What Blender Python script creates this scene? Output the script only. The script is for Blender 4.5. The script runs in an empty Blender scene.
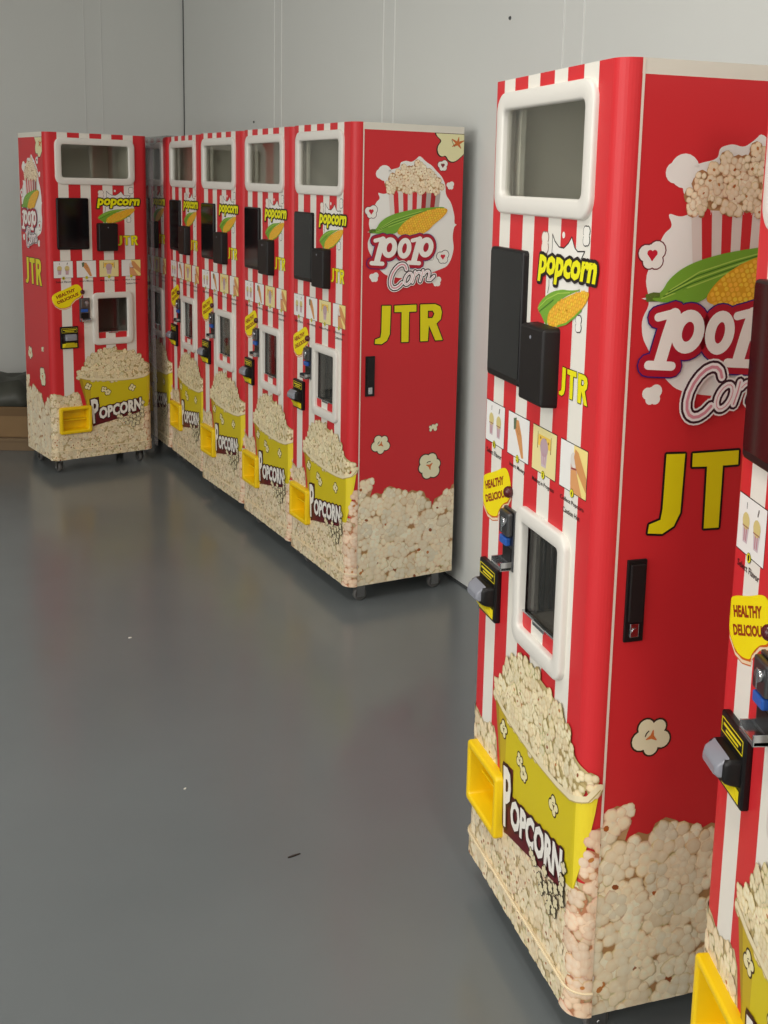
import bpy, bmesh, math, random
from mathutils import Vector, Matrix
from mathutils.geometry import tessellate_polygon

scene = bpy.context.scene
COL = scene.collection

# ------------------------------------------------------------------ camera
F_PX, PITCH, ROLL, CAM_H = 1108.64, 0.169152, 0.0256445, 1.63833
cp, sp, cr, sr = math.cos(PITCH), math.sin(PITCH), math.cos(ROLL), math.sin(ROLL)
right0, fwd, up0 = Vector((1, 0, 0)), Vector((0, cp, -sp)), Vector((0, sp, cp))
right = cr * right0 + sr * up0
up = -sr * right0 + cr * up0
cam_data = bpy.data.cameras.new('camera')
cam = bpy.data.objects.new('camera', cam_data)
COL.objects.link(cam)
m = Matrix((right, up, -fwd)).transposed().to_4x4()
m.translation = Vector((0, 0, CAM_H))
cam.matrix_world = m
cam_data.sensor_fit = 'VERTICAL'
cam_data.sensor_height = 36.0
cam_data.lens = 36.0 * F_PX / 1024.0
cam_data.shift_x = -43.36 / 1024.0
cam_data.shift_y = -140.21 / 1024.0
cam_data.clip_start = 0.02
scene.camera = cam

# ------------------------------------------------------------------ world, lights, exposure
world = bpy.data.worlds.new('world')
scene.world = world
world.use_nodes = True
world.node_tree.nodes['Background'].inputs[0].default_value = (0.9, 0.95, 1.0, 1)
world.node_tree.nodes['Background'].inputs[1].default_value = 0.25
scene.view_settings.view_transform = 'Standard'
scene.view_settings.look = 'None'
scene.view_settings.gamma = 1.0
scene.view_settings.use_curve_mapping = False
scene.view_settings.exposure = -0.60

# room frame: corner behind the row, axis A along the right wall towards the camera, B along the left wall
CORNER = Vector((-1.757, 7.99, 0))
AX = Vector((0.470, -0.8827, 0)).normalized()
BX = Vector((-AX.y * -1.0, AX.x * -1.0, 0))
BX = Vector((-0.8827, -0.470, 0)).normalized()
def room(a, b, z=0.0):
    p = CORNER + AX * a + BX * b
    return Vector((p.x, p.y, z))
ROOM_ANG = math.atan2(AX.y, AX.x)
CEIL = 3.7
LIGHTS = [  # a, b, length along A, width, watts
    (9.6, 2.0, 1.3, 0.35, 80), (9.4, 4.6, 1.3, 0.35, 70),
    (6.4, 2.2, 1.3, 0.35, 45), (6.2, 4.8, 1.3, 0.35, 40),
    (3.2, 2.6, 1.3, 0.35, 12), (3.0, 5.2, 1.3, 0.35, 10)]
for (a, b, l, w, e) in LIGHTS:
    ld = bpy.data.lights.new('ceiling_light', 'AREA')
    ld.shape = 'RECTANGLE'; ld.size = l; ld.size_y = w
    ld.energy = e; ld.color = (1.0, 0.965, 0.90)
    lo = bpy.data.objects.new('ceiling_light', ld)
    COL.objects.link(lo)
    lo.location = room(a, b, CEIL - 0.06)
    lo.rotation_euler = (0, 0, ROOM_ANG)
# daylight from the open loading side opposite the long wall
ld = bpy.data.lights.new('daylight_opening', 'AREA')
ld.shape = 'RECTANGLE'; ld.size = 5.5; ld.size_y = 2.6; ld.energy = 300; ld.color = (1.0, 0.98, 0.95)
lo = bpy.data.objects.new('daylight_opening', ld)
COL.objects.link(lo)
lo.location = room(7.0, 7.2, 2.1)
zz = BX; xx = AX; yy = zz.cross(xx)
mt_ = Matrix((xx, yy, zz)).transposed().to_4x4(); mt_.translation = lo.location
lo.matrix_world = mt_

# ------------------------------------------------------------------ materials
def lin(c):
    c = c / 255.0
    return c / 12.92 if c <= 0.04045 else ((c + 0.055) / 1.055) ** 2.4
def C(r, g, b):
    return (lin(r), lin(g), lin(b), 1.0)

def principled(name, color, rough=0.5, metal=0.0, spec=0.5, coat=0.0, bump=None, noise=None):
    mt = bpy.data.materials.new(name)
    mt.use_nodes = True
    nt = mt.node_tree
    bs = nt.nodes['Principled BSDF']
    bs.inputs['Base Color'].default_value = color
    bs.inputs['Roughness'].default_value = rough
    bs.inputs['Metallic'].default_value = metal
    bs.inputs['Specular IOR Level'].default_value = spec
    bs.inputs['Coat Weight'].default_value = coat
    bs.inputs['Coat Roughness'].default_value = 0.15
    tc = nt.nodes.new('ShaderNodeTexCoord')
    if noise:
        scale, amt = noise
        n = nt.nodes.new('ShaderNodeTexNoise'); n.inputs['Scale'].default_value = scale
        n.inputs['Detail'].default_value = 5
        nt.links.new(tc.outputs['Object'], n.inputs['Vector'])
        mx = nt.nodes.new('ShaderNodeMix'); mx.data_type = 'RGBA'
        mx.inputs['A'].default_value = tuple(x * (1 - amt) for x in color[:3]) + (1,)
        mx.inputs['B'].default_value = tuple(min(1, x * (1 + amt)) for x in color[:3]) + (1,)
        nt.links.new(n.outputs['Fac'], mx.inputs['Factor'])
        nt.links.new(mx.outputs['Result'], bs.inputs['Base Color'])
    if bump:
        scale, strength, dist = bump
        n = nt.nodes.new('ShaderNodeTexNoise'); n.inputs['Scale'].default_value = scale
        nt.links.new(tc.outputs['Object'], n.inputs['Vector'])
        bp = nt.nodes.new('ShaderNodeBump'); bp.inputs['Strength'].default_value = strength
        bp.inputs['Distance'].default_value = dist
        nt.links.new(n.outputs['Fac'], bp.inputs['Height'])
        nt.links.new(bp.outputs['Normal'], bs.inputs['Normal'])
    return mt

def vinyl_material():
    mt = bpy.data.materials.new('printed_vinyl')
    mt.use_nodes = True
    nt = mt.node_tree
    bs = nt.nodes['Principled BSDF']
    at = nt.nodes.new('ShaderNodeAttribute'); at.attribute_name = 'print'
    nt.links.new(at.outputs['Color'], bs.inputs['Base Color'])
    bs.inputs['Roughness'].default_value = 0.42
    bs.inputs['Specular IOR Level'].default_value = 0.35
    return mt

def glass_material(name, tint, alpha, rough=0.03):
    mt = bpy.data.materials.new(name)
    mt.use_nodes = True
    nt = mt.node_tree
    for n in list(nt.nodes): nt.nodes.remove(n)
    out = nt.nodes.new('ShaderNodeOutputMaterial')
    tr = nt.nodes.new('ShaderNodeBsdfTransparent'); tr.inputs[0].default_value = tint
    gl = nt.nodes.new('ShaderNodeBsdfGlossy'); gl.inputs['Roughness'].default_value = rough
    fr = nt.nodes.new('ShaderNodeFresnel')
    ge = nt.nodes.new('ShaderNodeNewGeometry'); mi_ = nt.nodes.new('ShaderNodeMapRange')
    mi_.inputs['To Min'].default_value = 1.5; mi_.inputs['To Max'].default_value = 1 / 1.5
    nt.links.new(ge.outputs['Backfacing'], mi_.inputs['Value']); nt.links.new(mi_.outputs['Result'], fr.inputs['IOR'])
    mx = nt.nodes.new('ShaderNodeMixShader')
    nt.links.new(fr.outputs[0], mx.inputs[0]); nt.links.new(tr.outputs[0], mx.inputs[1]); nt.links.new(gl.outputs[0], mx.inputs[2])
    if alpha > 0:
        df = nt.nodes.new('ShaderNodeBsdfDiffuse'); df.inputs[0].default_value = C(150, 148, 150)
        m2 = nt.nodes.new('ShaderNodeMixShader'); m2.inputs[0].default_value = alpha
        nt.links.new(mx.outputs[0], m2.inputs[1]); nt.links.new(df.outputs[0], m2.inputs[2])
        nt.links.new(m2.outputs[0], out.inputs[0])
    else:
        nt.links.new(mx.outputs[0], out.inputs[0])
    return mt

def floor_material():
    mt = bpy.data.materials.new('grey_epoxy')
    mt.use_nodes = True
    nt = mt.node_tree
    bs = nt.nodes['Principled BSDF']
    tc = nt.nodes.new('ShaderNodeTexCoord')
    n = nt.nodes.new('ShaderNodeTexNoise'); n.inputs['Scale'].default_value = 0.9; n.inputs['Detail'].default_value = 6
    nt.links.new(tc.outputs['Object'], n.inputs['Vector'])
    rp = nt.nodes.new('ShaderNodeValToRGB')
    rp.color_ramp.elements[0].position = 0.3; rp.color_ramp.elements[0].color = C(108, 113, 115)
    rp.color_ramp.elements[1].position = 0.7; rp.color_ramp.elements[1].color = C(117, 122, 124)
    nt.links.new(n.outputs['Fac'], rp.inputs['Fac'])
    nt.links.new(rp.outputs['Color'], bs.inputs['Base Color'])
    n2 = nt.nodes.new('ShaderNodeTexNoise'); n2.inputs['Scale'].default_value = 2.6; n2.inputs['Detail'].default_value = 8
    nt.links.new(tc.outputs['Object'], n2.inputs['Vector'])
    mr = nt.nodes.new('ShaderNodeMapRange')
    mr.inputs['From Min'].default_value = 0.3; mr.inputs['From Max'].default_value = 0.7
    mr.inputs['To Min'].default_value = 0.15; mr.inputs['To Max'].default_value = 0.27
    nt.links.new(n2.outputs['Fac'], mr.inputs['Value'])
    nt.links.new(mr.outputs['Result'], bs.inputs['Roughness'])
    bs.inputs['Specular IOR Level'].default_value = 0.5
    n3 = nt.nodes.new('ShaderNodeTexNoise'); n3.inputs['Scale'].default_value = 5.0; n3.inputs['Detail'].default_value = 3
    nt.links.new(tc.outputs['Object'], n3.inputs['Vector'])
    bp = nt.nodes.new('ShaderNodeBump'); bp.inputs['Strength'].default_value = 0.08; bp.inputs['Distance'].default_value = 0.01
    nt.links.new(n3.outputs['Fac'], bp.inputs['Height'])
    nt.links.new(bp.outputs['Normal'], bs.inputs['Normal'])
    return mt

M = {}
M['vinyl'] = vinyl_material()
M['floor'] = floor_material()
M['wall'] = principled('painted_panel', C(216, 217, 213), 0.45, noise=(1.3, 0.02))
M['joint'] = principled('panel_joint', C(214, 215, 212), 0.6)
M['joint_light'] = principled('panel_joint_edge', C(236, 236, 233), 0.5)
M['joint_dark'] = principled('panel_seam', C(70, 72, 74), 0.8)
M['ceiling'] = principled('ceiling_panel', C(205, 205, 200), 0.8)
M['white'] = principled('white_plastic', C(228, 224, 216), 0.35)
M['white_trim'] = principled('white_edge_trim', C(226, 222, 212), 0.4)
M['cab_white'] = principled('cabinet_white_steel', C(215, 212, 205), 0.45)
M['black'] = principled('black_plastic', C(20, 18, 19), 0.42, spec=.35)
M['black_matte'] = principled('matte_black_plastic', C(24, 20, 20), 0.5, spec=.35, bump=(900, 0.15, 0.0005))
M['screen'] = principled('screen_glass', C(14, 14, 16), 0.10, spec=.35)
M['chrome'] = principled('chrome', C(200, 202, 205), 0.18, metal=1.0)
M['steel'] = principled('brushed_steel', C(120, 120, 122), 0.35, metal=1.0, noise=(60, 0.08))
M['blue'] = principled('blue_plastic', C(40, 90, 175), 0.35)
M['yellow'] = principled('yellow_plastic', C(246, 206, 10), 0.38)
M['yellow_print'] = principled('yellow_print', C(232, 214, 30), 0.45)
M['darkred'] = principled('dark_red_plastic', C(80, 18, 24), 0.25)
M['bezel_grey'] = principled('grey_bezel', C(138, 140, 150), 0.25, coat=0.4)
M['chamber'] = principled('chamber_steel', C(228, 226, 216), 0.55, noise=(3.0, 0.05))
M['chamber_dark'] = principled('chamber_dark', C(120, 113, 106), 0.5)
M['rib'] = principled('black_rib', C(38, 35, 34), 0.45)
M['glass'] = glass_material('clear_glass', (0.90, 0.90, 0.87, 1), 0.0)
M['film'] = glass_material('plastic_film', (0.86, 0.86, 0.90, 1), 0.30, 0.25)
M['rubber'] = principled('grey_rubber', C(100, 98, 96), 0.5)
M['caster'] = principled('zinc_steel', C(150, 150, 150), 0.35, metal=1.0)
M['card'] = principled('cardboard', C(136, 108, 74), 0.85, noise=(14, 0.05))
M['card_dark'] = principled('cardboard_edge', C(112, 88, 60), 0.9)
M['sack'] = principled('dark_plastic_sheet', C(66, 66, 58), 0.5, noise=(7, 0.25))
M['debris'] = principled('dark_scrap', C(45, 32, 26), 0.8)
M['wood'] = principled('pallet_wood', C(122, 100, 74), 0.8, noise=(20, 0.1))

# ------------------------------------------------------------------ object helpers
def link(name, bm, mats, parent=None, smooth=False, offset=None):
    me = bpy.data.meshes.new(name)
    if offset is not None:
        bmesh.ops.translate(bm, verts=bm.verts, vec=offset)
    bm.normal_update()
    bm.to_mesh(me); bm.free()
    if not isinstance(mats, (list, tuple)): mats = [mats]
    for mt in mats: me.materials.append(mt)
    if smooth:
        for p in me.polygons: p.use_smooth = True
    o = bpy.data.objects.new(name, me)
    COL.objects.link(o)
    if parent: o.parent = parent
    return o
def tag(o, label, cat, group=None, kind=None):
    o['label'] = label; o['category'] = cat
    if group: o['group'] = group
    if kind: o['kind'] = kind
    return o

def add_box(bm, x0, x1, y0, y1, z0, z1, mi=0, bevel=0.0, seg=2):
    r = bmesh.ops.create_cube(bm, size=1.0)
    vs = r['verts']
    for v in vs:
        v.co = Vector((x0 + (v.co.x + .5) * (x1 - x0), y0 + (v.co.y + .5) * (y1 - y0), z0 + (v.co.z + .5) * (z1 - z0)))
    fs = set(f for v in vs for f in v.link_faces)
    for f in fs: f.material_index = mi
    if bevel > 0:
        es = list(set(e for v in vs for e in v.link_edges))
        bmesh.ops.bevel(bm, geom=es, offset=bevel, segments=seg, profile=0.5, affect='EDGES')
    return vs

def add_cyl(bm, p0, p1, r0, r1=None, n=16, mi=0, caps=True):
    r1 = r0 if r1 is None else r1
    p0, p1 = Vector(p0), Vector(p1)
    ax = (p1 - p0).normalized()
    t = Vector((0, 0, 1)) if abs(ax.z) < 0.9 else Vector((1, 0, 0))
    u = ax.cross(t).normalized(); w = ax.cross(u)
    a = [bm.verts.new(p0 + (u * math.cos(k * 2 * math.pi / n) + w * math.sin(k * 2 * math.pi / n)) * r0) for k in range(n)]
    b = [bm.verts.new(p1 + (u * math.cos(k * 2 * math.pi / n) + w * math.sin(k * 2 * math.pi / n)) * r1) for k in range(n)]
    for k in range(n):
        f = bm.faces.new((a[k], a[(k + 1) % n], b[(k + 1) % n], b[k])); f.material_index = mi; f.smooth = True
    if caps:
        bm.faces.new(a[::-1]).material_index = mi
        bm.faces.new(b).material_index = mi

def rrect(x0, x1, z0, z1, r, n=6):
    pts = []
    for (cx, cz, a0) in ((x1 - r, z1 - r, 0), (x0 + r, z1 - r, 90), (x0 + r, z0 + r, 180), (x1 - r, z0 + r, 270)):
        for k in range(n + 1):
            a = math.radians(a0 + 90.0 * k / n)
            pts.append((cx + r * math.cos(a), cz + r * math.sin(a)))
    return pts

def loft(bm, rings, mi=0, close_first=False, close_last=False, smooth=True):
    """rings: list of [(x,y,z)...] of equal length"""
    vr = [[bm.verts.new(p) for p in ring] for ring in rings]
    n = len(vr[0])
    for a, b in zip(vr[:-1], vr[1:]):
        for k in range(n):
            f = bm.faces.new((a[k], a[(k + 1) % n], b[(k + 1) % n], b[k])); f.material_index = mi; f.smooth = smooth
    if close_first: bm.faces.new(vr[0][::-1]).material_index = mi
    if close_last: bm.faces.new(vr[-1]).material_index = mi
    return vr

def window_frame(bm, outer, inner, ro, ri, y_back, y_front, bev=0.003, y_in=None, mi=0):
    """rounded rectangular ring seen from -y; outer/inner = (x0,x1,z0,z1)"""
    y_in = y_back if y_in is None else y_in
    def ring(b, r, y, g=0.0):
        return [(x, y, z) for x, z in rrect(b[0] + g, b[1] - g, b[2] + g, b[3] - g, max(r - g, 0.001))]
    rings = [ring(outer, ro, y_back), ring(outer, ro, y_front + bev), ring(outer, ro, y_front + bev * .3, bev * .35), ring(outer, ro, y_front, bev),
             ring(inner, ri, y_front, -bev), ring(inner, ri, y_front + bev * .3, -bev * .35), ring(inner, ri, y_front + bev), ring(inner, ri, y_in)]
    loft(bm, rings, mi)

def slab(bm, b, r, y_back, y_front, bev=0.004, mi=0, front_mi=None, taper=0.0):
    def ring(y, g):
        return [(x, y, z) for x, z in rrect(b[0] + g, b[1] - g, b[2] + g, b[3] - g, max(r - g, 0.0015))]
    rings = [ring(y_back, 0), ring(y_front + bev, taper), ring(y_front + bev * .3, taper + bev * .35), ring(y_front, taper + bev)]
    loft(bm, rings, mi, close_first=False)
    vs = [bm.verts.new(p) for p in ring(y_front, taper + bev)]
    f = bm.faces.new(vs); f.material_index = mi if front_mi is None else front_mi

# ------------------------------------------------------------------ printed artwork in panel coordinates
W, D, H, G, RC = 0.588, 0.465, 1.85, 0.079, 0.036
PL = 0.130       # top of plinth
class Art:
    def __init__(s): s.polys = []; s.k = 0          # each: list of (u, z, h, (r,g,b))
    def lift(s, h):                                 # inks laid one over the other never share a plane
        s.k = (s.k + 1) % 24
        return h + s.k * 5e-6
    def tri(s, pts, col, h):
        h = s.lift(h)
        s.polys.append([(p[0], p[1], h, col) for p in pts])
    def poly(s, pts, col, h, holes=None):
        loops = [[Vector((p[0], p[1], 0)) for p in pts]] + [[Vector((p[0], p[1], 0)) for p in hl] for hl in (holes or [])]
        flat = [p for l in loops for p in l]
        for t in tessellate_polygon(loops):
            s.tri([(flat[i].x, flat[i].y) for i in t], col, h)
    def disc(s, cx, cz, r, col, h, n=14, sx=1.0, rot=0.0):
        cs, sn = math.cos(rot), math.sin(rot)
        pts = []; h = s.lift(h)
        for k in range(n):
            a = 2 * math.pi * k / n; x, y = r * sx * math.cos(a), r * math.sin(a)
            pts.append((cx + x * cs - y * sn, cz + x * sn + y * cs))
        s.polys.append([(p[0], p[1], h, col) for p in pts])
    def stroke(s, pts, w, col, h, n=12):
        ws = w if isinstance(w, (list, tuple)) else [w] * len(pts)
        for i, (p, q) in enumerate(zip(pts[:-1], pts[1:])):
            dx, dz = q[0] - p[0], q[1] - p[1]; l = math.hypot(dx, dz)
            if l < 1e-9: continue
            nx, nz = -dz / l, dx / l; a, b = ws[i] / 2, ws[i + 1] / 2
            s.tri([(p[0] + nx * a, p[1] + nz * a), (p[0] - nx * a, p[1] - nz * a), (q[0] - nx * b, q[1] - nz * b), (q[0] + nx * b, q[1] + nz * b)], col, h)
        for p, ww in zip(pts, ws): s.disc(p[0], p[1], ww / 2, col, h, n)
    def blob(s, cx, cz, r, c0, c1, c2, h, dome, rnd, n=9):
        rr = [r * rnd.uniform(0.86, 1.1) for _ in range(n)]; a0 = rnd.uniform(0, 6.28)
        P = lambda k, f: (cx + rr[k] * f * math.cos(a0 + k * 2 * math.pi / n), cz + rr[k] * f * math.sin(a0 + k * 2 * math.pi / n))
        for k in range(n):
            j = (k + 1) % n
            a, b, c, d = P(k, 1), P(j, 1), P(j, .68), P(k, .68)
            s.polys.append([(a[0], a[1], h, c2), (b[0], b[1], h, c2), (c[0], c[1], h + dome * .7, c1), (d[0], d[1], h + dome * .7, c1)])
            s.polys.append([(d[0], d[1], h + dome * .7, c1), (c[0], c[1], h + dome * .7, c1), (cx + r * .12, cz + r * .15, h + dome, c0)])
    def build(s, bm, layer, fmap, ucuts=(), zcuts=(), umin=-9, umax=9, zmin=-9, mi=0, plinth=None, hole=None):
        def split(poly, ax, c, keep=None):
            lo, hi = [], []
            n = len(poly)
            for i in range(n):
                p, q = poly[i], poly[(i + 1) % n]
                a, b = p[ax] - c, q[ax] - c
                if a <= 0: lo.append(p)
                if a >= 0: hi.append(p)
                if (a < 0 < b) or (b < 0 < a):
                    t = a / (a - b)
                    m_ = (p[0] + (q[0] - p[0]) * t, p[1] + (q[1] - p[1]) * t, p[2] + (q[2] - p[2]) * t,
                          tuple(p[3][k] + (q[3][k] - p[3][k]) * t for k in range(3)))
                    lo.append(m_); hi.append(m_)
            return (lo if len(lo) > 2 else None), (hi if len(hi) > 2 else None)
        for poly in s.polys:
            work = [poly]
            for ax, c, side in ((0, umin, 1), (0, umax, 0), (1, zmin, 1)):
                nw = []
                for p in work:
                    mn, mx = min(v[ax] for v in p), max(v[ax] for v in p)
                    if mn >= c: lo, hi = None, p
                    elif mx <= c: lo, hi = p, None
                    else: lo, hi = split(p, ax, c)
                    k = hi if side else lo
                    if k: nw.append(k)
                work = nw
            for ax, cuts in ((0, ucuts), (1, zcuts)):
                for c in cuts:
                    nw = []
                    for p in work:
                        mn, mx = min(v[ax] for v in p), max(v[ax] for v in p)
                        if mn < c - 1e-6 and mx > c + 1e-6:
                            nw += [x for x in split(p, ax, c) if x]
                        else: nw.append(p)
                    work = nw
            if hole:
                hx0, hx1, hz0, hz1 = hole
                if min(v[0] for v in poly) < hx1 and max(v[0] for v in poly) > hx0 and min(v[1] for v in poly) < hz1 and max(v[1] for v in poly) > hz0:
                    for ax, c in ((0, hx0), (0, hx1), (1, hz0), (1, hz1)):
                        nw = []
                        for p in work:
                            mn, mx = min(v[ax] for v in p), max(v[ax] for v in p)
                            if mn < c - 1e-6 and mx > c + 1e-6: nw += [x for x in split(p, ax, c) if x]
                            else: nw.append(p)
                        work = nw
                    work = [p for p in work if not (hx0 < sum(v[0] for v in p) / len(p) < hx1 and hz0 < sum(v[1] for v in p) / len(p) < hz1)]
            for p in work:
                zc = sum(v[1] for v in p) / len(p)
                e = 0.004 if (plinth and zc < plinth) else 0.0
                co = [Vector(fmap(v[0], v[1], v[2] + e)) for v in p]
                # drop degenerate
                ar = Vector((0, 0, 0))
                for i in range(1, len(co) - 1): ar += (co[i] - co[0]).cross(co[i + 1] - co[0])
                if ar.length < 1e-10: continue
                f = bm.faces.new([bm.verts.new(c) for c in co])
                f.material_index = mi
                for lp, v in zip(f.loops, p): lp[layer] = (v[3][0], v[3][1], v[3][2], 1.0)

def c3(r, g, b): return C(r, g, b)[:3]
RED, WHITE = c3(209, 44, 50), c3(233, 228, 218)
BLACK, YEL, MAROON = c3(26, 20, 20), c3(240, 228, 20), c3(84, 18, 24)

_tc = {}
def text_tris(txt, bold):
    key = (txt, bold)
    if key in _tc: return _tc[key]
    cu = bpy.data.curves.new('lettering', 'FONT'); cu.body = txt; cu.size = 1.0; cu.offset = bold; cu.resolution_u = 2
    ob = bpy.data.objects.new('lettering', cu); COL.objects.link(ob)
    dg = bpy.context.evaluated_depsgraph_get(); dg.update()
    me = bpy.data.meshes.new_from_object(ob.evaluated_get(dg))
    vs = [(v.co.x, v.co.y) for v in me.vertices]
    me.calc_loop_triangles()
    ts = [[vs[i] for i in t.vertices] for t in me.loop_triangles]
    bpy.data.objects.remove(ob); bpy.data.curves.remove(cu); bpy.data.meshes.remove(me)
    xs = [v[0] for v in vs]; ys = [v[1] for v in vs]
    x0, x1, y0, y1 = min(xs), max(xs), min(ys), max(ys)
    ts = [[((x - x0) / (x1 - x0), (y - y0) / (y1 - y0)) for x, y in t] for t in ts]
    _tc[key] = ts
    return ts
def text(A, txt, quad, col, h, bold=0.0, outline=None, n=12):
    bl, br, tr, tl = quad
    def mp(x, y, dx=0, dz=0):
        return (bl[0] * (1 - x) * (1 - y) + br[0] * x * (1 - y) + tr[0] * x * y + tl[0] * (1 - x) * y + dx,
                bl[1] * (1 - x) * (1 - y) + br[1] * x * (1 - y) + tr[1] * x * y + tl[1] * (1 - x) * y + dz)
    ts = text_tris(txt, bold)
    if outline:
        for (w, oc, oh) in outline:
            for k in range(n):
                a = 2 * math.pi * k / n
                for t in ts: A.tri([mp(x, y, w * math.cos(a), w * math.sin(a)) for x, y in t], oc, oh)
    for t in ts: A.tri([mp(x, y) for x, y in t], col, h)
def box_quad(x0, x1, z0, z1, shear=0.0, rise=0.0):
    return ((x0, z0), (x1, z0 + rise), (x1 + shear, z1 + rise), (x0 + shear, z1))

def in_poly(pts):
    def f(x, z):
        c = False; n = len(pts); j = n - 1
        for i in range(n):
            xi, zi = pts[i]; xj, zj = pts[j]
            if (zi > z) != (zj > z) and x < (xj - xi) * (z - zi) / (zj - zi) + xi: c = not c
            j = i
        return c
    return f

def popcorn_pile(A, inside, bb, size, h0, rnd, light, mid, edge, gap, spots, flat=None, step=0.78):
    x0, x1, z0, z1 = bb
    z = z0; row = 0
    cs = []
    while z < z1:
        x = x0 + (row % 2) * size * step * .5
        while x < x1:
            px, pz = x + rnd.uniform(-.3, .3) * size, z + rnd.uniform(-.3, .3) * size
            if inside(px, pz): cs.append((px, pz))
            x += size * step
        z += size * step * .82; row += 1
    rnd.shuffle(cs)
    for (px, pz) in cs:
        hb = h0 + rnd.uniform(0, .0012)
        j = rnd.uniform(.84, 1.05); warm = rnd.uniform(0.92, 1.0)
        L_ = tuple(min(.95, light[k] * j * (warm ** k)) for k in range(3))
        M_ = tuple(mid[k] * j * (warm ** k) for k in range(3))
        E_ = tuple(edge[k] * rnd.uniform(.8, 1.1) for k in range(3))
        A.disc(px, pz, size * .55, gap, h0 - .0001 + rnd.uniform(0, .00003), 8)
        nl = rnd.randint(3, 5); a0 = rnd.uniform(0, 6.28)
        for k in range(nl):
            a = a0 + k * 2 * math.pi / nl + rnd.uniform(-.3, .3); d_ = size * rnd.uniform(.18, .34)
            A.blob(px + d_ * math.cos(a), pz + d_ * math.sin(a), size * rnd.uniform(.22, .36), L_, M_, E_, hb + rnd.uniform(0, .0002), size * .02, rnd)
        if rnd.random() < spots:
            sc = rnd.choice([c3(176, 96, 40), c3(150, 84, 44), c3(196, 128, 66)])
            A.disc(px + rnd.uniform(-.1, .1) * size, pz + rnd.uniform(-.1, .1) * size, size * rnd.uniform(.09, .17), sc, hb + size * .022, 7, rnd.uniform(.5, 1), rnd.uniform(0, 3))

def cartoon_kernel(A, cx, cz, r, h, rnd, fill=c3(238, 232, 196), line=c3(60, 40, 26), lobes=5, mark=c3(214, 120, 60), lw=None, rot=0.4, sx=1.0):
    lw = r * .09 if lw is None else lw
    cs = []
    for k in range(lobes):
        a = rot + k * 2 * math.pi / lobes
        cs.append((cx + r * .56 * math.cos(a) * sx, cz + r * .56 * math.sin(a), r * (.42 + .06 * ((k * 7) % 3 - 1))))
    for x, z, q in cs + [(cx, cz, r * .4)]: A.disc(x, z, q + lw, line, h, 16)
    for x, z, q in cs + [(cx, cz, r * .5)]: A.disc(x, z, q, fill, h + .0003, 16)
    if mark:
        for k in range(3):
            a = rot + .5 + k * 2.1
            A.stroke([(cx, cz), (cx + r * .3 * math.cos(a) * sx, cz + r * .3 * math.sin(a))], [r * .22, r * .06], mark, h + .0006, 6)
        a = rot + 1.2
        A.stroke([(cx + r * .35 * math.cos(a + t), cz + r * .35 * math.sin(a + t)) for t in (0, .3, .6, .9)], r * .06, line, h + .0008, 5)

def white_puff(A, cx, cz, r, h, line=None, heart=None):
    spots = [(-.45, .1, .55), (.35, .3, .6), (.3, -.4, .5), (-.2, -.45, .45), (0, 0, .7)]
    if line:
        for x, z, q in spots: A.disc(cx + x * r, cz + z * r, q * r + r * .09, line, h, 14)
    for x, z, q in spots: A.disc(cx + x * r, cz + z * r, q * r, c3(240, 236, 228), h + .0003, 14)
    if heart:
        A.disc(cx - .17 * r, cz + .12 * r, .21 * r, heart, h + .0006, 12)
        A.disc(cx + .17 * r, cz + .12 * r, .21 * r, heart, h + .0006, 12)
        A.tri([(cx - .37 * r, cz + .06 * r), (cx, cz - .42 * r), (cx + .37 * r, cz + .06 * r)], heart, h + .0006)

J_ = [(.1253, 1.1755), (.1628, 1.1745), (.1606, 1.066), (.1491, 1.0417), (.1265, 1.0288), (.0973, 1.0319), (.0990, 1.0481), (.1214, 1.0554), (.1243, 1.0759)]
T_ = [(.1784, 1.1741), (.2732, 1.1753), (.2738, 1.1489), (.242, 1.1485), (.2421, 1.0322), (.2112, 1.0327), (.2094, 1.1486), (.1789, 1.1496)]
R_ = [(.2901, 1.1752), (.3566, 1.1748), (.3791, 1.1650), (.3871, 1.1430), (.3830, 1.1150), (.3638, 1.0991), (.3938, 1.0324), (.361, 1.0324), (.3304, 1.0930), (.3274, 1.0316), (.294, 1.0320)]
RH = [(.3245, 1.150), (.345, 1.150), (.354, 1.1375), (.345, 1.121), (.3245, 1.121)]
def jtr(A, h, mp, ow, fill=c3(232, 218, 18)):
    for pts, holes in ((J_, None), (T_, None), (R_, [RH])):
        q = [mp(*p) for p in pts]; hl = [[mp(*p) for p in x] for x in holes] if holes else None
        for k in range(14):
            a = 2 * math.pi * k / 14
            A.poly([(x + ow * math.cos(a), z + ow * math.sin(a)) for x, z in q], BLACK, h,
                   [[(x + ow * math.cos(a), z + ow * math.sin(a)) for x, z in l] for l in hl] if hl else None)
        A.poly(q, fill, h + .0002, hl)

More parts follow.
